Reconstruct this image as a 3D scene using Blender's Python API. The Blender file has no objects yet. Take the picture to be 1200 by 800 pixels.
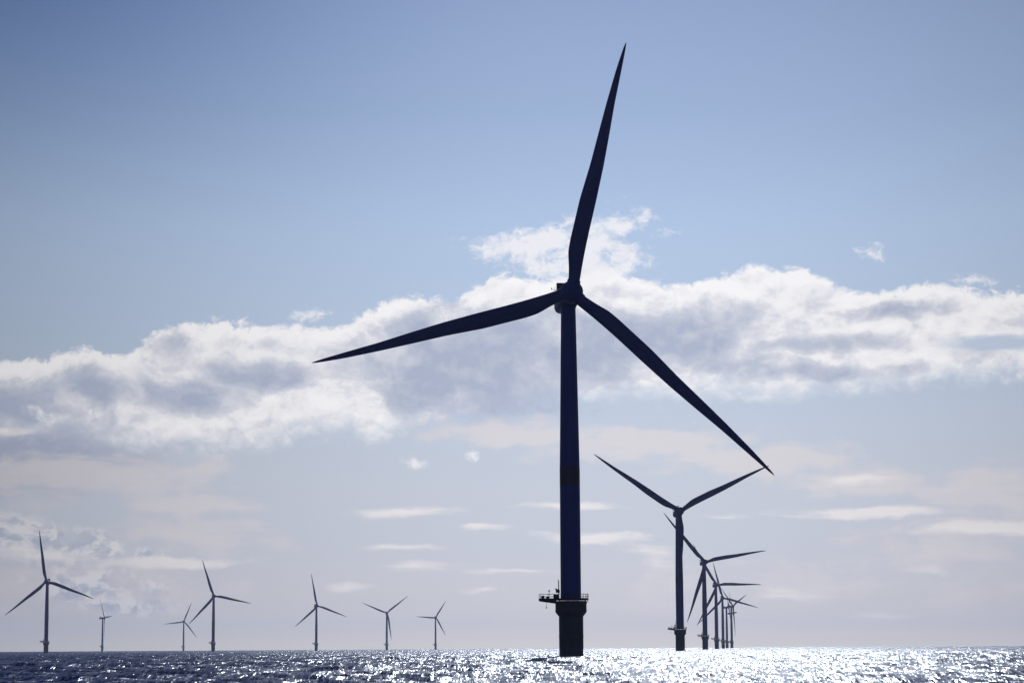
import bpy, bmesh, math, random
import numpy as np
from mathutils import Matrix, Vector, Euler

R = math.radians
sc = bpy.context.scene
col = sc.collection

# ------------------------------------------------------------------ camera
F_PX = 2700.0                      # focal length in pixels of a 1200 px wide frame
PITCH = math.atan(359.2 / F_PX)
ROLL = R(-0.335)
CAM_H = 2.1
cd = bpy.data.cameras.new('camera')
cam = bpy.data.objects.new('camera', cd)
col.objects.link(cam)
cd.sensor_fit = 'HORIZONTAL'; cd.sensor_width = 36.0
cd.lens = 36.0 * F_PX / 1200.0
cd.clip_start = 0.2; cd.clip_end = 60000
CAM_M = (Matrix.Rotation(math.pi/2 + PITCH, 3, 'X') @ Matrix.Rotation(ROLL, 3, 'Z'))
cam.matrix_world = Matrix.Translation((0, 0, CAM_H)) @ CAM_M.to_4x4()
sc.camera = cam

sc.view_settings.view_transform = 'Standard'
sc.view_settings.look = 'None'
sc.view_settings.exposure = 0.0
sc.view_settings.gamma = 1.0
sc.cycles.volume_bounces = 0
sc.cycles.max_bounces = 6
sc.cycles.use_denoising = True

# ------------------------------------------------------------------ sun
SUN_EL, SUN_AZ = R(31), R(4.5)     # azimuth clockwise from +Y
sun_dir = Vector((math.sin(SUN_AZ)*math.cos(SUN_EL), math.cos(SUN_AZ)*math.cos(SUN_EL), math.sin(SUN_EL)))
sl = bpy.data.lights.new('sun', 'SUN')
sl.energy = 3.0; sl.angle = R(0.55); sl.color = (1.0, 0.965, 0.92)
so = bpy.data.objects.new('sun', sl); col.objects.link(so)
so.rotation_euler = sun_dir.to_track_quat('Z', 'Y').to_euler()
so.location = (0, 0, 300)

# ------------------------------------------------------------------ node helper
class Sock:
    """thin wrapper so that node graphs read as arithmetic"""
    def __init__(s, g, o): s.g = g; s.o = o
    def _m(s, op, *a): return s.g.math(op, s, *a)
    def __add__(s, b): return s._m('ADD', b)
    __radd__ = __add__
    def __sub__(s, b): return s._m('SUBTRACT', b)
    def __rsub__(s, b): return s.g.math('SUBTRACT', b, s)
    def __mul__(s, b): return s._m('MULTIPLY', b)
    __rmul__ = __mul__
    def __truediv__(s, b): return s._m('DIVIDE', b)

class Graph:
    def __init__(s, tree): s.t = tree; s.n = tree.nodes; s.l = tree.links
    def put(s, inp, v):
        if isinstance(v, Sock): s.l.new(v.o, inp)
        else: inp.default_value = v
    def math(s, op, *a, clamp=False):
        n = s.n.new('ShaderNodeMath'); n.operation = op; n.use_clamp = clamp
        for i, v in enumerate(a): s.put(n.inputs[i], v)
        return Sock(s, n.outputs[0])
    def vmath(s, op, *a, out=0):
        n = s.n.new('ShaderNodeVectorMath'); n.operation = op
        for i, v in enumerate(a): s.put(n.inputs[i], v)
        return Sock(s, n.outputs[out])
    def comb(s, x, y, z):
        n = s.n.new('ShaderNodeCombineXYZ')
        for i, v in enumerate((x, y, z)): s.put(n.inputs[i], v)
        return Sock(s, n.outputs[0])
    def sep(s, v):
        n = s.n.new('ShaderNodeSeparateXYZ'); s.put(n.inputs[0], v)
        return [Sock(s, o) for o in n.outputs]
    dims = '3D'
    def noise(s, vec, scale, detail=4, rough=0.5, dist=0.0, color=False):
        n = s.n.new('ShaderNodeTexNoise'); n.noise_dimensions = s.dims
        s.put(n.inputs['Vector'], vec); n.inputs['Scale'].default_value = scale
        n.inputs['Detail'].default_value = detail; n.inputs['Roughness'].default_value = rough
        n.inputs['Distortion'].default_value = dist
        return Sock(s, n.outputs['Color' if color else 'Fac'])
    def voro(s, vec, scale, detail=3, rough=0.5):
        n = s.n.new('ShaderNodeTexVoronoi'); n.feature = 'SMOOTH_F1'; n.voronoi_dimensions = s.dims
        s.put(n.inputs['Vector'], vec); n.inputs['Scale'].default_value = scale
        n.inputs['Detail'].default_value = detail; n.inputs['Roughness'].default_value = rough
        n.inputs['Smoothness'].default_value = 0.6
        n.normalize = True
        return Sock(s, n.outputs['Distance'])
    def smooth(s, x, a, b):
        n = s.n.new('ShaderNodeMapRange'); n.interpolation_type = 'SMOOTHSTEP'
        s.put(n.inputs['Value'], x); s.put(n.inputs['From Min'], a); s.put(n.inputs['From Max'], b)
        return Sock(s, n.outputs['Result'])
    def curve(s, x, pts, lo, hi, vlo, vhi):
        """piecewise smooth curve through pts (x, value)"""
        n = s.n.new('ShaderNodeFloatCurve')
        s.put(n.inputs['Value'], s.math('DIVIDE', x - lo, hi - lo, clamp=True))
        c = n.mapping.curves[0]
        q = [((a - lo)/(hi - lo), (b - vlo)/(vhi - vlo)) for a, b in pts]
        c.points[0].location = q[0]; c.points[1].location = q[-1]
        for a in q[1:-1]: c.points.new(*a)
        n.mapping.update()
        return Sock(s, n.outputs[0]) * (vhi - vlo) + vlo
    def ramp(s, x, stops):
        n = s.n.new('ShaderNodeValToRGB'); s.put(n.inputs[0], x)
        e = n.color_ramp.elements
        e[0].position, e[0].color = stops[0][0], (*stops[0][1], 1)
        e[1].position, e[1].color = stops[-1][0], (*stops[-1][1], 1)
        for p, c in stops[1:-1]:
            k = e.new(p); k.color = (*c, 1)
        return Sock(s, n.outputs[0])
    def mix(s, f, a, b):
        n = s.n.new('ShaderNodeMix'); n.data_type = 'RGBA'
        s.put(n.inputs[0], f); s.put(n.inputs[6], a); s.put(n.inputs[7], b)
        return Sock(s, n.outputs[2])

def lin(r, g, b):
    f = lambda c: (c/255/12.92) if c/255 <= .04045 else ((c/255 + .055)/1.055)**2.4
    return (f(r), f(g), f(b))
def lin4(r, g, b): return (*lin(r, g, b), 1.0)

def sky_at(x, y):
    """sky direction (azimuth, elevation in degrees) of the given sight line"""
    d = CAM_M @ Vector(((x - 600)/F_PX, -(y - 400)/F_PX, -1.0)); d.normalize()
    return math.degrees(math.atan2(d.x, d.y)), math.degrees(math.asin(d.z))
DEG = 1/0.02122                    # px per degree, for turning sizes into degrees

# ------------------------------------------------------------------ sky
w = bpy.data.worlds.new('World'); sc.world = w; w.use_nodes = True
G = Graph(w.node_tree); G.n.clear(); G.dims = '2D'
outw = G.n.new('ShaderNodeOutputWorld'); bg = G.n.new('ShaderNodeBackground')
G.l.new(bg.outputs[0], outw.inputs[0])
bg.inputs['Strength'].default_value = 0.1
tc = G.n.new('ShaderNodeTexCoord')
D = G.vmath('NORMALIZE', Sock(G, tc.outputs['Generated']))
dx, dy, dz = G.sep(D)
az = G.math('ARCTAN2', dx, dy) * (180/math.pi)
el = G.math('ARCSINE', dz) * (180/math.pi)

nis = G.n.new('ShaderNodeTexSky'); nis.sky_type = 'NISHITA'; nis.sun_disc = False
nis.sun_elevation = SUN_EL; nis.sun_rotation = SUN_AZ
nis.air_density = 1.0; nis.dust_density = 1.2; nis.ozone_density = 1.5
nishita = Sock(G, nis.outputs[0])

# veil of thin high haze lit from behind: brighter towards the sun's side
veil = G.ramp(G.math('DIVIDE', el, 60.0, clamp=True), [(e/60, lin(*c)) for e, c in [
    (0.0, (234, 229, 217)), (0.5, (222, 219, 217)), (1.1, (214, 214, 217)), (2.3, (206, 209, 219)), (4.7, (200, 208, 222)),
    (7.5, (188, 204, 226)), (10.4, (178, 199, 229)), (13.3, (158, 180, 215)),
    (16.2, (145, 165, 203)), (19, (132, 150, 190)), (28, (80, 104, 158)), (60, (38, 58, 112))]])
off = (az - 2.6) / 14.6
fall = G.math('EXPONENT', off*off*-0.58) * 0.80 + 0.20
hi = G.smooth(el, 9.0, 19.0)
leftside = G.smooth(az, 1.0, -14.0)
tint = G.mix(hi * leftside, (1, 1, 1, 1), (0.39, 0.55, 0.76, 1))
sky = G.vmath('MULTIPLY', veil, G.comb(fall, fall, fall))
sky = G.vmath('MULTIPLY', sky, tint)
# away from the sun the clear blue sky takes over
dn = G.vmath('DOT_PRODUCT', D, tuple(sun_dir), out=1)
front = G.smooth(dn, 0.25, 0.75)

# ---- cloud noise domains
P = G.comb(az, el * 1.35, 0.0)
warp = G.noise(P, 0.45, 4, 0.55, color=True)
warp2 = G.vmath('SUBTRACT', warp, (0.5, 0.5, 0.5))
Pw = G.vmath('ADD', P, G.vmath('MULTIPLY', warp2, (0.8, 0.55, 0)))
w3 = G.vmath('SUBTRACT', G.noise(P, 2.6, 3, 0.55, color=True), (0.5, 0.5, 0.5))
Pw = G.vmath('ADD', Pw, G.vmath('MULTIPLY', w3, (0.28, 0.24, 0)))
fbm = G.noise(Pw, 1.15, 7, 0.62)
puff = 1.0 - G.voro(Pw, 2.1, 2, 0.6)
# the same fields a little nearer the sun: the difference is the lit side of each billow
off_v = (-0.10, 0.30, 0.0)
Pu = G.vmath('ADD', Pw, off_v)
fbm_u = G.noise(Pu, 1.15, 5, 0.62)
puff_u = 1.0 - G.voro(Pu, 2.1, 2, 0.6)
fine = G.noise(Pw, 4.5, 5, 0.65)
flat = G.comb(az * 0.35, el * 2.2, 3.7)
wisp = G.noise(G.vmath('ADD', flat, G.vmath('MULTIPLY', warp2, (0.5, 0.6, 0.0))), 1.0, 6, 0.58)

def pts(seq): return [sky_at(x, y) for x, y in seq]
LO, HI = -26.0, 26.0
top_pts = pts([(-520, 430), (-250, 400), (0, 422), (55, 418), (100, 405), (135, 415), (170, 396), (215, 376), (250, 371), (285, 377),
    (330, 381), (385, 384), (430, 364), (475, 347), (515, 352), (560, 334), (600, 322), (650, 326), (700, 316), (750, 324),
    (800, 334), (850, 320), (900, 311), (945, 316), (985, 334), (1030, 340), (1080, 333), (1130, 336), (1200, 344), (1400, 330), (1720, 380)])
bot_pts = pts([(-520, 520), (-250, 500), (0, 512), (60, 515), (120, 523), (200, 526), (280, 528), (340, 515), (400, 508), (440, 520), (480, 500),
    (530, 486), (580, 474), (640, 466), (700, 468), (780, 468), (850, 464), (920, 466), (990, 458), (1050, 455), (1120, 448), (1200, 442), (1400, 440), (1720, 470)])
top = G.curve(az, top_pts, LO, HI, 0, 12)
bot = G.curve(az, bot_pts, LO, HI, 0, 12)

def blob(x, y, rx, ry, src=None):
    a, e = sky_at(x, y)
    v = G.vmath('SUBTRACT', src or AE, (a, e, 0))
    v = G.vmath('MULTIPLY', v, (DEG/rx, DEG/ry, 0))
    return 1.0 - G.vmath('LENGTH', v, out=1)
AE = G.comb(az, el, 0.0)
jig = G.vmath('MULTIPLY', warp2, (1.5, 0.7, 0))
AEw = G.vmath('ADD', AE, jig)
def field(items, src):
    acc = None
    for x, y, rx, ry, s in items:
        b = G.math('MULTIPLY', blob(x, y, rx, ry, src), s) if s != 1 else blob(x, y, rx, ry, src)
        acc = b if acc is None else G.math('MAXIMUM', acc, b)
    return acc

# ---- main bank of cumulus: heaped rows, each lit on its upper edge and grey underneath
n1 = (fbm - 0.5) * 0.90 + (puff - 0.62) * 0.90
nz = n1 * 0.62 + (fine - 0.5) * 0.20
hA = (top - el) + nz * 0.95
d_bot = (el - bot) / 0.85
gap = field([(1175, 404, 110, 13, 1), (1290, 404, 100, 17, 1)], G.vmath('ADD', AE, G.vmath('MULTIPLY', warp2, (1.2, 0.35, 0))))
gapm = G.smooth(gap + (wisp - 0.5) * 1.5 + (fbm - 0.5) * 0.9, 0.0, 0.75)
m_top = G.smooth(hA, 0.0, 0.22)
m_bot = G.smooth(d_bot * 0.9 + nz * 1.25, -0.15, 0.70)
aside = G.smooth(G.math('ABSOLUTE', az) + (fbm - 0.5) * 22.0, 34.0, 20.0)
bank = m_top * m_bot * (1.0 - gapm * 0.9) * aside
thick = field([(545, 425, 150, 70, 1.1), (500, 455, 95, 40, 1.0), (610, 392, 60, 36, .9), (770, 402, 170, 46, 1.1), (690, 425, 90, 40, 1.0), (870, 430, 90, 22, .8),
    (950, 404, 110, 14, .9), (1050, 362, 70, 12, .8), (965, 437, 115, 11, 1.0), (228, 462, 70, 28, 1.1),
    (110, 462, 46, 34, 1.0), (300, 440, 80, 22, .9), (20, 478, 100, 34, 1.0), (60, 525, 100, 30, .9), (460, 388, 40, 20, .6), (540, 360, 26, 12, .5), (190, 400, 30, 16, .5)], AEw)
# softer, larger field for the modelling of the billows
Ps = G.vmath('ADD', P, G.vmath('MULTIPLY', warp2, (0.8, 0.55, 0)))
sA = G.noise(Ps, 1.0, 3, 0.5); sB = G.noise(G.vmath('ADD', Ps, (-0.12, 0.34, 0)), 1.0, 3, 0.5)
relief = (sA - sB) * 2.6 + (puff - puff_u) * 0.30
base = G.smooth(thick * 0.8 + (sA - 0.5) * 1.2 + (fbm - 0.5) * 0.95 + (fine - 0.5) * 0.15, -0.22, 0.66)
mot = (fbm_u - fbm) * 0.55
toneA = mot + base * 0.66 + 0.20 - relief * 0.30 - (1.0 - G.smooth(hA, 0.0, 0.75)) * 0.34 + (fine - 0.5) * 0.16 + (fbm - 0.5) * 0.15
# second row in front
topB = G.curve(az, pts([(-520, 500), (-200, 500), (0, 500), (60, 486), (120, 478), (150, 468), (190, 482), (240, 490), (290, 474), (340, 452), (400, 440), (440, 458),
    (480, 484), (560, 478), (620, 468), (690, 452), (780, 440), (870, 424), (950, 410), (1060, 408), (1110, 420), (1200, 413), (1400, 420), (1720, 430)]), LO, HI, 0, 12)
hB = (topB - el) + n1 * 0.70 + (fine - 0.5) * 0.22
mB = G.smooth(hB, 0.0, 0.30)
toneB = mot * 1.3 + base * 0.46 + 0.13 - relief * 0.28 - (1.0 - G.smooth(hB, 0.0, 0.45)) * 0.20 + (fine - 0.5) * 0.22 + (fbm - 0.5) * 0.25 + (sA - .5) * .3
# third row, right of the tower
topC = G.curve(az, pts([(-520, 640), (0, 620), (500, 560), (640, 470), (700, 420), (760, 402), (830, 408), (880, 392), (930, 384), (1000, 378), (1060, 371), (1120, 375), (1200, 374), (1400, 380), (1720, 380)]), LO, HI, 0, 12)
hC = (topC - el) + n1 * 0.55 + (fine - 0.5) * 0.2
mC = G.smooth(hC, 0.0, 0.34) * G.smooth(az, 0.5, 6.0)
toneC = mot + base * 0.62 + 0.11 - relief * 0.25 - (1.0 - G.smooth(hC, 0.0, 0.5)) * 0.12
def lerp(a, b_, t): return a + (b_ - a) * t
tone = lerp(lerp(toneA, toneC, mC * 0.8), toneB, mB * 0.85)
c_bank = G.ramp(tone, [(0.0, lin(252, 250, 251)), (0.16, lin(243, 242, 245)), (0.34, lin(220, 221, 230)),
    (0.56, lin(199, 204, 218)), (0.90, lin(174, 183, 205))])

# ---- upper tufts above the bank
tuft = field([(600, 291, 80, 23, 1.15), (645, 286, 66, 32, 1.35), (700, 284, 52, 44, 1.25), (722, 264, 36, 24, 1.2), (685, 312, 90, 30, 1.4),
    (1014, 298, 28, 11, .75), (1146, 323, 30, 9, .7), (781, 272, 26, 8, .55), (370, 374, 34, 9, .8),
    (482, 543, 26, 9, .95), (568, 531, 20, 12, .85), (36, 485, 16, 14, .9)], AEw)
tuft_m = G.smooth(tuft + (fbm - 0.5) * 2.4 + (fine - 0.5) * 1.2 - 0.08, 0.0, 1.0)
# ---- long flat streaks low in the sky
streak = field([(478, 598, 96, 9, 1.2), (563, 616, 42, 6, 1), (658, 592, 80, 5, 1), (470, 642, 46, 5, .7), (480, 665, 56, 8, .9),
    (404, 689, 40, 7, .8), (572, 690, 26, 6, .7), (605, 669, 70, 4, .45), (710, 628, 105, 9, .9), (1000, 561, 62, 7, 1), (848, 604, 40, 5, .8),
    (1022, 600, 130, 10, 1.2), (1150, 620, 110, 11, 1.1), (1095, 670, 26, 8, .6), (905, 700, 80, 8, .7), (1020, 716, 30, 6, .5),
    (190, 658, 130, 10, 1.05), (50, 652, 110, 11, .9), (770, 655, 40, 26, .5), (0, 506, 50, 7, .9)], G.vmath('ADD', AE, G.vmath('MULTIPLY', warp2, (1.3, 0.34, 0))))
streak_m = G.smooth(streak * 0.9 + (wisp - 0.5) * 1.9 + (fine - 0.5) * 0.35, 0.0, 0.85)
# ---- broad soft rosy sheets
sheet = field([(600, 506, 170, 20, 1), (760, 520, 190, 26, 1), (880, 540, 170, 26, 1), (1010, 560, 150, 26, .8), (1160, 575, 140, 40, .9),
    (110, 560, 190, 42, 1), (215, 592, 90, 24, 1), (210, 630, 150, 30, .7), (100, 690, 190, 36, .95), (1120, 640, 160, 40, .6), (1130, 700, 150, 36, .5),
    (960, 690, 160, 30, .4), (780, 690, 60, 46, .6)], AEw)
sheet_m = G.smooth(sheet + (wisp - 0.5) * 1.4 + (fbm - 0.5) * 1.2, 0.0, 0.75)
# ---- low cumulus at the left
low = field([(10, 625, 66, 30, 1.1), (40, 640, 40, 20, 1), (85, 642, 34, 22, .95), (112, 645, 24, 16, .8), (110, 690, 90, 28, .7), (160, 705, 50, 14, .8), (165, 650, 26, 7, .7)], AEw)
low_m = G.smooth(low + (fbm - 0.5) * 1.7 + (puff - .6) * .6, 0.0, 0.65)
c_low = G.mix(G.smooth((puff - puff_u) * 1.6 + (fbm - fbm_u) * 2.4, -0.35, 0.38), lin4(186, 193, 210), lin4(236, 234, 236))

fe = G.comb(fall, fall, fall)
def over(base, m, c, k):
    return G.mix(G.math('MULTIPLY', m, k, clamp=True), base, c)
def dim(c): return G.vmath('MULTIPLY', c, fe)
grey = field([(40, 540, 170, 60, 1), (560, 440, 200, 70, 1)], AEw)
sky = over(sky, G.smooth(grey + (fbm - .5) * 1.2, 0.0, 0.7), dim(G.comb(*lin(174, 182, 206))), 0.85)
sky = over(sky, sheet_m, dim(G.comb(*lin(224, 219, 222))), 0.80)
sky = over(sky, low_m, dim(c_low), 0.88)
sky = over(sky, streak_m, dim(G.comb(*lin(243, 238, 237))), 0.88)
fb = G.math('MULTIPLY_ADD', fall, 0.75, 0.25)
sky = over(sky, bank, G.vmath('MULTIPLY', c_bank, G.comb(fb, fb, fb)), 0.97)
sky = over(sky, tuft_m, G.vmath('MULTIPLY', G.comb(*lin(244, 243, 247)), G.comb(fb, fb, fb)), 0.88)

# colours above are radiances at strength 1: the Background runs at 0.1
sky10 = G.vmath('MULTIPLY', sky, (10, 10, 10))
nis_b = G.vmath('MULTIPLY', nishita, (0.22, 0.30, 0.55))
final = G.mix(front, nis_b, sky10)
G.l.new(final.o, bg.inputs['Color'])

# ------------------------------------------------------------------ materials
def mat(name):
    m = bpy.data.materials.new(name); m.use_nodes = True
    g = Graph(m.node_tree); return m, g, g.n['Principled BSDF']

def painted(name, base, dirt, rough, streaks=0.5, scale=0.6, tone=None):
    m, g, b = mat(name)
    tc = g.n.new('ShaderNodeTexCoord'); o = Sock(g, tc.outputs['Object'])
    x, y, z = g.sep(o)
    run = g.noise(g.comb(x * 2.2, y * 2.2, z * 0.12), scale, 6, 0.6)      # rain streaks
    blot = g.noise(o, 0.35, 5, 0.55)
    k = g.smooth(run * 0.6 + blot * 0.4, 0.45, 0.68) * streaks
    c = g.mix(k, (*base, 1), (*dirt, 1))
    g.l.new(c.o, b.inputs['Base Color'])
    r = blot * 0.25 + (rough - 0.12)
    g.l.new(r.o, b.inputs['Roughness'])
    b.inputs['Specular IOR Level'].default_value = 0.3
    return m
M_TOWER = painted('tower_paint_shaded', (0.008, 0.012, 0.130), (0.007, 0.010, 0.090), 0.5)  # tower, blade and nacelle colours hold the backlit shade; real paint is light grey
M_BLADE = painted('blade_gelcoat_shaded', (0.005, 0.007, 0.090), (0.004, 0.006, 0.065), 0.5, 0.6)
M_NAC = painted('nacelle_shell_shaded', (0.008, 0.012, 0.120), (0.007, 0.010, 0.085), 0.5)
M_BAND = painted('band_paint', (0.030, 0.0015, 0.004), (0.020, 0.0015, 0.003), 0.5)
M_STEEL = painted('dark_steel', (0.010, 0.010, 0.013), (0.012, 0.009, 0.008), 0.5)

m, g, b = mat('foundation_paint_shaded')
tcn = g.n.new('ShaderNodeTexCoord'); o = Sock(g, tcn.outputs['Object'])
x, y, z = g.sep(o)
n_ = g.noise(g.comb(x*2, y*2, z*0.2), 0.8, 7, 0.6)
wet = g.smooth(z + (n_ - .5)*1.6, 2.4, 1.5)
c = g.mix(g.smooth(n_, .42, .7), (0.022, 0.013, 0.007, 1), (0.012, 0.008, 0.006, 1))  # yellow paint with the silhouette's backlit shade put into its colour
c = g.mix(wet, c, (0.005, 0.006, 0.005, 1))
g.l.new(c.o, b.inputs['Base Color'])
g.l.new((0.62 - wet*0.3).o, b.inputs['Roughness'])
M_FOUND = m

# ------------------------------------------------------------------ sea
def build_sea():
    rng = np.random.default_rng(7)
    dense = np.radians(np.arange(-21.0, 21.001, 0.05))
    coarse_r = np.radians(np.arange(22.0, 338.0, 4.0))
    th = np.concatenate([dense, coarse_r]); nt = len(th)
    rows = [0.8, 2, 4, 7, 11, 16, 22, 29, 36, 43, 50, 56, 62]
    d = 62.0; steps = [6.0]*len(rows)
    while d < 1700:
        s = max(0.42, d*0.0019); d += s; rows.append(d); steps.append(s)
    while d < 12000:
        s = d*0.03; d += s; rows.append(d); steps.append(s)
    rr = np.array(rows); st = np.array(steps); nr = len(rr)
    Rr, T = np.meshgrid(rr, th, indexing='ij')
    X = (Rr*np.sin(T)).astype(np.float32); Y = (Rr*np.cos(T)).astype(np.float32)
    Z = np.zeros_like(X)
    side = np.ones(nt); side[len(dense):] = 0.0
    # gentle wind sea travelling mostly along the view, many short crested components
    K = 64
    lam = np.exp(rng.uniform(np.log(1.7), np.log(22), K))
    ang = rng.normal(R(-112), R(34), K)
    amp = 0.0058*lam**0.80
    for i in range(K):
        k = 2*math.pi/lam[i]
        att = np.clip(lam[i]/(3.2*st) - 1.0, 0, 1).astype(np.float32)
        use = att > 0
        ph = (k*(np.cos(ang[i])*X[use] + np.sin(ang[i])*Y[use]) + rng.uniform(0, 6.28)).astype(np.float32)
        s = np.sin(ph)
        Z[use] += att[use, None]*amp[i]*(s - 0.35*np.cos(2*ph))
    Z *= side[None, :].astype(np.float32)
    gust = 0.75 + 0.25*np.sin(X*0.021+1)*np.sin(Y*0.013+2)
    Z *= gust
    co = np.stack([X, Y, Z], -1).reshape(-1, 3)
    co = np.vstack([co, [[0, 0, 0]]]).astype(np.float32)
    i, j = np.meshgrid(np.arange(nr-1), np.arange(nt), indexing='ij')
    j2 = (j+1) % nt
    q = np.stack([i*nt+j, i*nt+j2, (i+1)*nt+j2, (i+1)*nt+j], -1).reshape(-1, 4)[:, ::-1]
    c0 = nr*nt
    jj = np.arange(nt); tri = np.stack([np.full(nt, c0), (jj+1) % nt, jj], -1)
    me = bpy.data.meshes.new('sea')
    me.vertices.add(len(co)); me.vertices.foreach_set('co', co.ravel())
    loops = np.concatenate([q.ravel(), tri.ravel()]).astype(np.int32)
    me.loops.add(len(loops)); me.loops.foreach_set('vertex_index', loops)
    starts = np.concatenate([np.arange(len(q))*4, len(q)*4 + np.arange(len(tri))*3]).astype(np.int32)
    me.polygons.add(len(starts)); me.polygons.foreach_set('loop_start', starts)
    me.polygons.foreach_set('use_smooth', np.ones(len(starts), dtype=bool))
    me.update(calc_edges=True)
    o = bpy.data.objects.new('sea', me); col.objects.link(o); o['kind'] = 'structure'
    m, g, b = mat('sea_water')
    tc = g.n.new('ShaderNodeTexCoord'); p = Sock(g, tc.outputs['Object'])
    geo = g.n.new('ShaderNodeNewGeometry'); N = Sock(g, geo.outputs['Normal'])
    patch = g.noise(g.vmath('MULTIPLY', p, (0.02, 0.008, 0)), 1.0, 3, 0.6)
    # wavelets are longer down the wind (y) than across it; four sizes
    acc = N
    s1 = g.smooth(patch, 0.3, 0.7) * 0.35 + 0.80
    for sx, sy, amp, seed in ((14.0, 1.0, 1.30, 0.0), (4.6, 0.26, 1.15, 31.7), (1.6, 0.060, 0.90, 77.1), (0.55, 0.018, 0.6, 13.3)):
        q = g.vmath('ADD', g.vmath('MULTIPLY', p, (sx, sy, 0)), (seed, seed*.37, seed*.11))
        a = g.vmath('SUBTRACT', g.noise(q, 1.0, 1, 0.5, color=True), (0.5, 0.5, 0.5))
        acc = g.vmath('ADD', acc, g.vmath('MULTIPLY', a, g.comb(s1*(amp*0.74), s1*amp, 0.0)))
    nn = g.vmath('NORMALIZE', acc)
    # a ruffled sea never reaches the full grazing reflectance of flat water: cap the Fresnel term
    g.n.remove(b)
    fr = g.n.new('ShaderNodeFresnel'); fr.inputs['IOR'].default_value = 1.333; g.l.new(nn.o, fr.inputs['Normal'])
    df = g.n.new('ShaderNodeBsdfDiffuse'); df.inputs['Color'].default_value = (0.002, 0.007, 0.060, 1); g.l.new(nn.o, df.inputs['Normal'])
    gl = g.n.new('ShaderNodeBsdfGlossy'); gl.inputs['Color'].default_value = (0.78, 0.87, 1.0, 1)
    gl.inputs['Roughness'].default_value = 0.24; g.l.new(nn.o, gl.inputs['Normal'])
    mx = g.n.new('ShaderNodeMixShader')
    g.put(mx.inputs[0], g.math('MINIMUM', Sock(g, fr.outputs[0]), 0.125))
    g.l.new(df.outputs[0], mx.inputs[1]); g.l.new(gl.outputs[0], mx.inputs[2])
    g.l.new(mx.outputs[0], g.n['Material Output'].inputs['Surface'])
    o.data.materials.append(m)
    return o
sea = build_sea()

# ------------------------------------------------------------------ mesh helpers
def link(name, bm, mt, parent=None, smooth=True, angle=35):
    bmesh.ops.recalc_face_normals(bm, faces=bm.faces)
    me = bpy.data.meshes.new(name); bm.to_mesh(me); bm.free()
    if smooth:
        me.polygons.foreach_set('use_smooth', [True]*len(me.polygons))
        me.set_sharp_from_angle(angle=R(angle))
    o = bpy.data.objects.new(name, me); col.objects.link(o)
    me.materials.append(mt)
    if parent: o.parent = parent
    return o

def revolve(bm, prof, seg=64, mtx=Matrix(), cap=True):
    rings = []
    for r, z in prof:
        rings.append([bm.verts.new(mtx @ Vector((r*math.cos(2*math.pi*k/seg), r*math.sin(2*math.pi*k/seg), z))) for k in range(seg)])
    for a, b_ in zip(rings, rings[1:]):
        for k in range(seg):
            bm.faces.new((a[k], a[(k+1) % seg], b_[(k+1) % seg], b_[k]))
    if cap:
        bm.faces.new(rings[0][::-1]); bm.faces.new(rings[-1])

def tube(bm, a, b_, r, seg=8):
    a, b_ = Vector(a), Vector(b_); d = b_ - a
    q = d.to_track_quat('Z', 'Y').to_matrix().to_4x4()
    revolve(bm, [(r, 0), (r, d.length)], seg, Matrix.Translation(a) @ q)

def box(bm, c, s, bevel=0.0, rot=None):
    mt = Matrix.Translation(c) @ (rot.to_4x4() if rot else Matrix()) @ Matrix.Diagonal((*s, 1))
    r = bmesh.ops.create_cube(bm, size=1.0, matrix=mt)
    if bevel:
        es = list({e for v in r['verts'] for e in v.link_edges})
        bmesh.ops.bevel(bm, geom=es, offset=bevel, segments=2, affect='EDGES')

# ------------------------------------------------------------------ wind turbine
HUB_H, OVER, TILT, CONE = 82.0, 4.6, R(6), R(1.8)
DECK = 13.0

def foundation_bm():
    bm = bmesh.new()
    revolve(bm, [(2.73, -1.3), (2.73, 4.6), (2.80, 4.62), (2.80, 4.85), (2.73, 4.87), (2.73, 9.1), (3.50, 10.05), (3.50, 10.3), (3.56, 10.32),
                 (3.56, 10.5), (3.50, 10.52), (3.50, 12.2), (3.56, 12.25), (3.56, 12.55)], 72)
    return bm

def deck_outline():
    """round walkway with a laydown bay reaching out on one side"""
    pts = []
    w_ = 1.9; r = 3.98
    a0 = math.asin(w_/r)
    n = 40
    for k in range(n+1):
        a = -math.pi + a0 + (2*math.pi - 2*a0)*k/n
        pts.append((r*math.cos(a), r*math.sin(a)))
    pts += [(-6.9, w_), (-7.25, w_-.35), (-7.25, -w_+.35), (-6.9, -w_)]
    return pts

def platform_bm():
    bm = bmesh.new()
    o = deck_outline()
    vs0 = [bm.verts.new((x, y, DECK-.28)) for x, y in o]; vs1 = [bm.verts.new((x, y, DECK)) for x, y in o]
    bm.faces.new(vs0[::-1]); bm.faces.new(vs1)
    n = len(o)
    for k in range(n): bm.faces.new((vs0[k], vs0[(k+1) % n], vs1[(k+1) % n], vs1[k]))
    # tapered support beams under the bay
    for y in (-1.5, 0, 1.5):
        a = [(-7.1, DECK-.45), (-3.3, DECK-1.0), (-3.3, DECK-.285), (-7.1, DECK-.285)]
        f = [bm.verts.new((x, y-.1, z)) for x, z in a]; b_ = [bm.verts.new((x, y+.1, z)) for x, z in a]
        bm.faces.new(f[::-1]); bm.faces.new(b_)
        for k in range(4): bm.faces.new((f[k], f[(k+1) % 4], b_[(k+1) % 4], b_[k]))
    # brackets round the rest
    for k in range(-4, 5):
        a = k*R(33)
        c, s = math.cos(a), math.sin(a)
        tube(bm, (3.5*c, 3.5*s, DECK-1.0), (3.85*c, 3.85*s, DECK-.28), .07, 6)
    return bm

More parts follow.
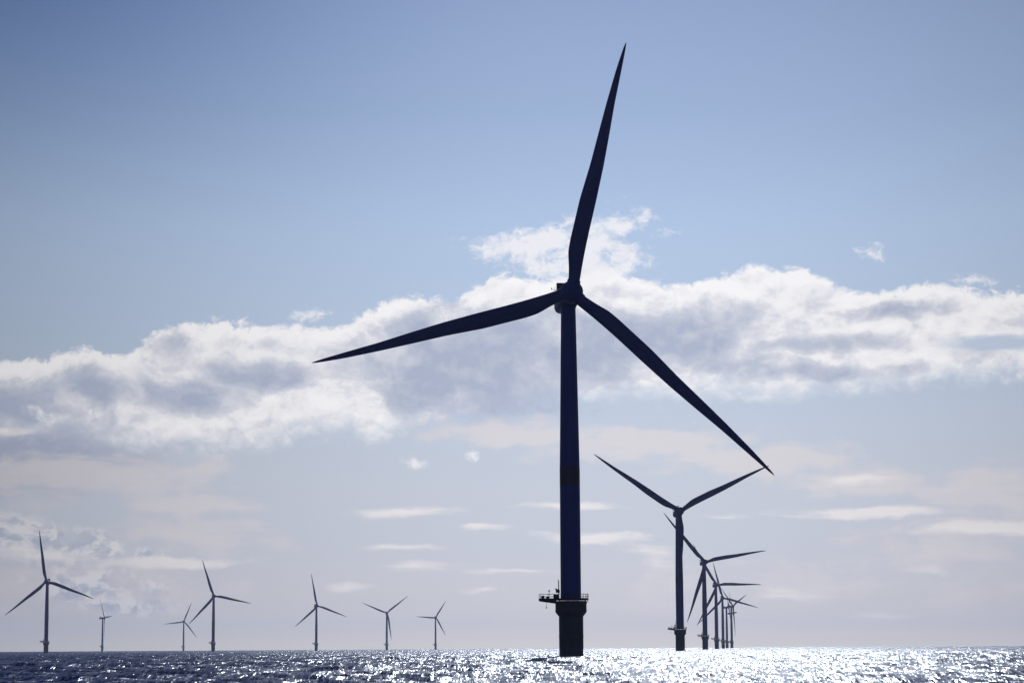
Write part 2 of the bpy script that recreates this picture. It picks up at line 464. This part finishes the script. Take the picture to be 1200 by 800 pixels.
def railing_bm():
    bm = bmesh.new(); o = deck_outline(); n = len(o)
    P3 = [Vector((x*0.985, y*0.985, DECK)) for x, y in o]
    for h in (.55, 1.12):
        for k in range(n):
            a = P3[k]+Vector((0, 0, h)); b_ = P3[(k+1) % n]+Vector((0, 0, h))
            tube(bm, a, b_, .035, 6)
    run = 0; last = None
    for k in range(n):
        a, b_ = P3[k], P3[(k+1) % n]; L = (b_-a).length
        m_ = max(1, int(L/1.2)) if L > 1.3 else 1
        for q in range(m_):
            p_ = a.lerp(b_, q/m_)
            if last is None or (p_-last).length > .95:
                tube(bm, p_, p_+Vector((0, 0, 1.14)), .04, 6); last = p_
    # toe boards
    for k in range(n):
        a, b_ = P3[k], P3[(k+1) % n]; d = b_-a
        ang = math.atan2(d.y, d.x); c = (a+b_)/2+Vector((0, 0, .09))
        box(bm, c, (d.length, .02, .16), rot=Matrix.Rotation(ang, 3, 'Z'))
    return bm

def crane_bm():
    bm = bmesh.new()
    tube(bm, (-2.75, -.9, DECK), (-2.75, -.9, DECK+4.1), .11, 10)      # slewing post
    tube(bm, (-2.75, -.9, DECK+1.9), (-3.5, -1.0, DECK+2.3), .16, 10)  # folded jib
    box(bm, (-2.95, -.9, DECK+1.75), (.9, .6, .7), .05)                  # winch
    tube(bm, (-2.75, -.9, DECK+4.1), (-2.95, -.9, DECK+4.5), .05, 8)
    return bm

def locker_bm(x, y, sx, sy, h):
    bm = bmesh.new()
    box(bm, (x, y, DECK+.01+h/2), (sx, sy, h), .04)
    return bm

def lamp_bm():
    bm = bmesh.new()
    tube(bm, (-4.9, -1.75, DECK), (-4.9, -1.75, DECK+1.7), .05, 8)
    revolve(bm, [(.10, 0), (.2, .06), (.2, .28), (.08, .36)], 16, Matrix.Translation((-4.9, -1.75, DECK+1.65)))
    return bm

def hook_bm():
    bm = bmesh.new()
    tube(bm, (-5.55, -1.2, DECK-2.0), (-5.55, -1.2, DECK-.35), .035, 6)
    revolve(bm, [(.05, 0), (.12, .08), (.12, .3), (.05, .38)], 10, Matrix.Translation((-5.55, -1.2, DECK-2.1)))
    return bm

def tower_r(z):
    if z < 42: return 2.30 - (z-DECK)*0.0012
    t = (z-42)/(79.6-42)
    return 2.265*(1-t) + 1.66*t

def tower_bm():
    bm = bmesh.new()
    prof = [(2.50, DECK+.003), (2.50, DECK+.18), (2.31, DECK+.2)]
    for z in [13.3, 20, 26.995, 27, 27.12, 27.13, 34, 41.9, 48, 53.995, 54, 54.1, 54.11, 60, 67, 73, 79.6]:
        r = tower_r(z)
        if z in (27, 27.12, 54, 54.1): r += .025
        prof.append((r, z))
    revolve(bm, prof, 72)
    return bm

def band_bm():
    bm = bmesh.new()
    prof = [(tower_r(z)+.012, z) for z in (38.6, 40, 41.9, 42.7)]
    prof = [(prof[0][0]-.03, 38.6)] + prof + [(prof[-1][0]-.03, 42.7)]
    revolve(bm, prof, 72, cap=False)
    return bm

def nacelle_bm():
    """front is -Y; rounded barrel, origin on the tower axis at hub height"""
    bm = bmesh.new()
    st = [(-2.9, 1.70), (-2.7, 1.82), (-1.5, 2.02), (0.5, 2.10), (3, 2.12), (6.2, 2.08), (8.0, 1.92), (8.7, 1.60), (9.0, 1.1), (9.08, .5)]
    seg = 40; rings = []
    for y, r in st:
        ring = []
        for k in range(seg):
            a = 2*math.pi*k/seg; c, s = math.cos(a), math.sin(a)
            e = 2/2.7                                            # squarish barrel
            ring.append(bm.verts.new((r*math.copysign(abs(c)**e, c), y, r*math.copysign(abs(s)**e, s))))
        rings.append(ring)
    for a, b_ in zip(rings, rings[1:]):
        for k in range(seg): bm.faces.new((a[k], a[(k+1) % seg], b_[(k+1) % seg], b_[k]))
    bm.faces.new(rings[0]); bm.faces.new(rings[-1][::-1])
    revolve(bm, [(1.62, -2.75), (1.75, -2.4), (1.95, -1.9)], 48)      # yaw bearing skirt
    return bm

def cooler_bm():
    bm = bmesh.new()
    box(bm, (0, 4.4, 3.30), (3.7, .55, 2.4), .06)
    for k in range(9): box(bm, (-1.6+.4*k, 4.10, 3.30), (.06, .06, 2.2))
    tube(bm, (-1.5, 4.7, 3.6), (-1.5, 6.6, 2.0), .07); tube(bm, (1.5, 4.7, 3.6), (1.5, 6.6, 2.0), .07)
    for x in (-1.9, 1.9):
        tube(bm, (x, 4.7, 3.0), (x, 8.0, 3.0), .04, 6)
        for y in (5.8, 6.9, 8.0): tube(bm, (x, y, 1.2), (x, y, 3.0), .04, 6)
    tube(bm, (-1.9, 8.0, 3.0), (1.9, 8.0, 3.0), .04, 6)
    return bm

def vane_bm():
    bm = bmesh.new()
    for x in (-2.2, -1.7):
        tube(bm, (x*.8, 6.3, 1.6), (x, 6.3, 3.5), .045, 6)
    tube(bm, (-2.75, 6.3, 3.45), (-1.3, 6.3, 3.45), .045, 6)
    box(bm, (-2.7, 6.3, 3.65), (.10, .5, .35)); tube(bm, (-1.9, 6.3, 3.4), (-1.9, 6.3, 4.3), .03, 6)
    return bm

def hub_bm():
    bm = bmesh.new()
    rot = Matrix.Rotation(R(90), 4, 'X')       # profile z -> -Y
    prof = [(1.5, -1.75), (2.05, -1.6), (2.5, -1.0), (2.62, 0.0), (2.5, .9), (2.15, 1.6), (1.6, 2.15), (1.0, 2.5), (.4, 2.63), (.05, 2.65)]
    revolve(bm, prof, 48, rot)
    for k in range(3):
        revolve(bm, [(1.55, 1.0), (1.52, 2.75), (1.42, 2.9)], 32, Matrix.Rotation(k*2*math.pi/3, 4, 'Y'))
    return bm

def blade_bm():
    """along +Z from the hub centre, leading edge +X"""
    bm = bmesh.new()
    S = [(1.9, -1.3, 1.3, 2.5, 0), (3.2, -1.38, 1.27, 2.4, 0), (5.6, -1.85, 1.12, 2.0, .3), (9.0, -2.72, 1.0, 1.55, .75), (12, -2.85, .95, 1.25, .95), (15.7, -2.8, .95, 1.0, 1),
         (22, -2.72, 1.03, .78, 1), (30.5, -2.1, 1.0, .56, 1), (38, -1.82, .75, .42, 1), (45.5, -1.5, .42, .30, 1), (53.5, -1.0, .3, .18, 1),
         (57.5, -.62, .22, .11, 1), (59.8, -.36, .14, .06, 1), (60.8, -.16, .05, .03, 1), (61.05, -.05, .0, .01, 1)]
    seg = 28
    # resample finely along the span
    zs = np.array([s[0] for s in S]); fine_z = sorted(set(list(zs) + list(np.linspace(2, 60, 60))))
    ip = lambda c, z: float(np.interp(z, zs, [s[c] for s in S]))
    # smooth interpolation of the outline
    def cub(c, z):
        a = ip(c, z-.9 if z > 3 else z); b_ = ip(c, min(z+.9, 61.05) if z < 59 else z)
        return (a+b_+2*ip(c, z))/4 if 3 < z < 59 else ip(c, z)
    rings = []
    for z in fine_z:
        te, le, t, af = cub(1, z), cub(2, z), cub(3, z), cub(4, z)
        ch = le-te; cx = (te+le)/2
        tw = R(11)*max(0, 1-z/40)*af
        ring = []
        for k in range(seg):
            a = 2*math.pi*k/seg
            x = cx + ch/2*math.cos(a); y = t/2*math.sin(a)
            u = (x-te)/ch                                         # 0 trailing, 1 leading
            shape = (1-af) + af*(1.15*min(1, max(0, u/.62))**.9 if u < .62 else 1.15)
            y *= shape if u < .98 else 1
            yy = y*math.cos(tw) - x*math.sin(tw); xx = x + y*math.sin(tw)*.5
            ring.append(bm.verts.new((xx, yy - 0.0, z)))
        rings.append(ring)
    for a, b_ in zip(rings, rings[1:]):
        for k in range(seg): bm.faces.new((a[k], a[(k+1) % seg], b_[(k+1) % seg], b_[k]))
    bm.faces.new(rings[0][::-1]); bm.faces.new(rings[-1])
    return bm

def pose(root, psi, phase, span=1.0):
    """yaw the nacelle and rotor, turn the rotor; angles in degrees"""
    B = Matrix.Rotation(R(psi), 4, 'Z') @ Matrix.Rotation(-TILT, 4, 'X')
    z0 = HUB_H - OVER*math.sin(TILT)
    hubp = Vector((0, 0, z0)) + B @ Vector((0, -OVER, 0))
    k = 0
    for c in root.children:
        n = c.name.split('.')[0]
        if n == 'nacelle': c.matrix_basis = Matrix.Translation((0, 0, z0)) @ B
        elif n == 'rotor_hub': c.matrix_basis = Matrix.Translation(hubp) @ B @ Matrix.Rotation(R(90-phase), 4, 'Y')
        elif n == 'blade':
            c.matrix_basis = Matrix.Translation(hubp) @ B @ Matrix.Rotation(R(90-phase-120*k), 4, 'Y') @ Matrix.Rotation(CONE, 4, 'X') @ Matrix.Diagonal((1, 1, span, 1))
            k += 1

def make_turbine():
    root = bpy.data.objects.new('wind_turbine', None); col.objects.link(root)
    link('foundation', foundation_bm(), M_FOUND, root)
    pl = link('platform', platform_bm(), M_STEEL, root)
    link('railing', railing_bm(), M_STEEL, pl)
    link('davit_crane', crane_bm(), M_STEEL, pl)
    for a in ((-3.3, -1.0, 1.3, .8, 1.0), (-6.3, .9, .7, .6, .8), (-5.2, -.6, .8, .5, .6)):
        link('equipment_locker', locker_bm(*a), M_STEEL, pl)
    link('marker_lamp', lamp_bm(), M_STEEL, pl)
    link('hanging_hook', hook_bm(), M_STEEL, pl)
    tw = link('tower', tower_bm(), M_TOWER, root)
    bd = link('painted_band', band_bm(), M_BAND, tw)
    bd['label'] = 'dark red band painted round the tower'
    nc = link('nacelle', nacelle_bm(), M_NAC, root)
    link('cooler_frame', cooler_bm(), M_STEEL, nc)
    link('wind_vane', vane_bm(), M_STEEL, nc)
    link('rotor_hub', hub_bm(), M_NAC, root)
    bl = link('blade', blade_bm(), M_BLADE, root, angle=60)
    for _ in range(2):
        c = bl.copy(); col.objects.link(c); c.parent = root
    return root

def copy_tree(o, parent=None):
    c = o.copy(); col.objects.link(c); c.parent = parent
    for ch in list(o.children): copy_tree(ch, c)
    return c

TURBINES = [  # x, y, yaw, rotor phase, label
    (12.9, 521, 8.5, 76.6, 'nearest and largest wind turbine, almost black, towering in the middle of the view'),
    (98.1, 1369, 6, 26.3, 'dark blue turbine with blades raised in a V, right of the nearest one'),
    (180.7, 2193, 11, 10, 'blue grey turbine second in the receding row at right, right blade slightly raised'),
    (262.5, 3005, 14, 0, 'hazy turbine third in the receding row at right, one blade pointing level to the right'),
    (343.8, 3815, 8, 104, 'hazy turbine fourth in the receding row at right, right blade drooping gently downward'),
    (430.3, 4688, 80, 32, 'pale distant turbine fifth in the receding row, rotor seen nearly edge on'),
    (427.9, 4560, 56, 22, 'pale distant turbine sixth in the receding row, short blade raised up to the right'),
    (518.5, 5520, 77, 2, 'smallest faint turbine at the far right end of the receding row'),
    (-541.5, 2690, -4, 100, 'largest turbine on the left horizon, farthest left, dark foundation on navy water'),
    (-1008, 5692, 84, 4, 'small turbine right of the far left one, seen side on with a narrow upright rotor'),
    (-924, 6500, 20, 67.5, 'small faint turbine whose raised blade leans right, beside a taller one at left'),
    (-447.8, 3461, 14, 108, 'medium turbine left of centre, upper blade leaning left, beside a small faint one'),
    (-364.8, 4291, 26, 100, 'lone hazy turbine midway along the left horizon, upper blade almost upright'),
    (-283.1, 5179, 12, 38, 'faint turbine with two raised blades like a V, left of the nearest turbine'),
    (-201.8, 5994, 15, 57, 'faintest small turbine just left of the nearest one, on the bright horizon'),
]
proto = make_turbine()
for i, (x, y, psi, ph, lab) in enumerate(TURBINES):
    if i == 0: o = proto
    else: o = copy_tree(proto)
    o.location = (x, y, 0)
    o['label'] = lab; o['category'] = 'wind turbine'; o['group'] = 'wind turbines of the offshore wind farm'
    pose(o, psi, ph, {0: 1.008, 11: 0.93, 14: 0.86, 10: 0.96}.get(i, 1.0))

# ------------------------------------------------------------------ haze
bm = bmesh.new()
box(bm, (0, 0, (150 - 2.2)/2), (26000, 26000, 150 + 2.2))
mh = bpy.data.materials.new('haze'); mh.use_nodes = True
nt = mh.node_tree; nt.nodes.clear()
om = nt.nodes.new('ShaderNodeOutputMaterial'); pv = nt.nodes.new('ShaderNodeVolumePrincipled')
pv.inputs['Color'].default_value = (0.46, 0.57, 0.94, 1)
pv.inputs['Density'].default_value = 4e-5
pv.inputs['Anisotropy'].default_value = 0.35
nt.links.new(pv.outputs[0], om.inputs['Volume'])
hz = link('haze', bm, mh, smooth=False); hz['kind'] = 'stuff'
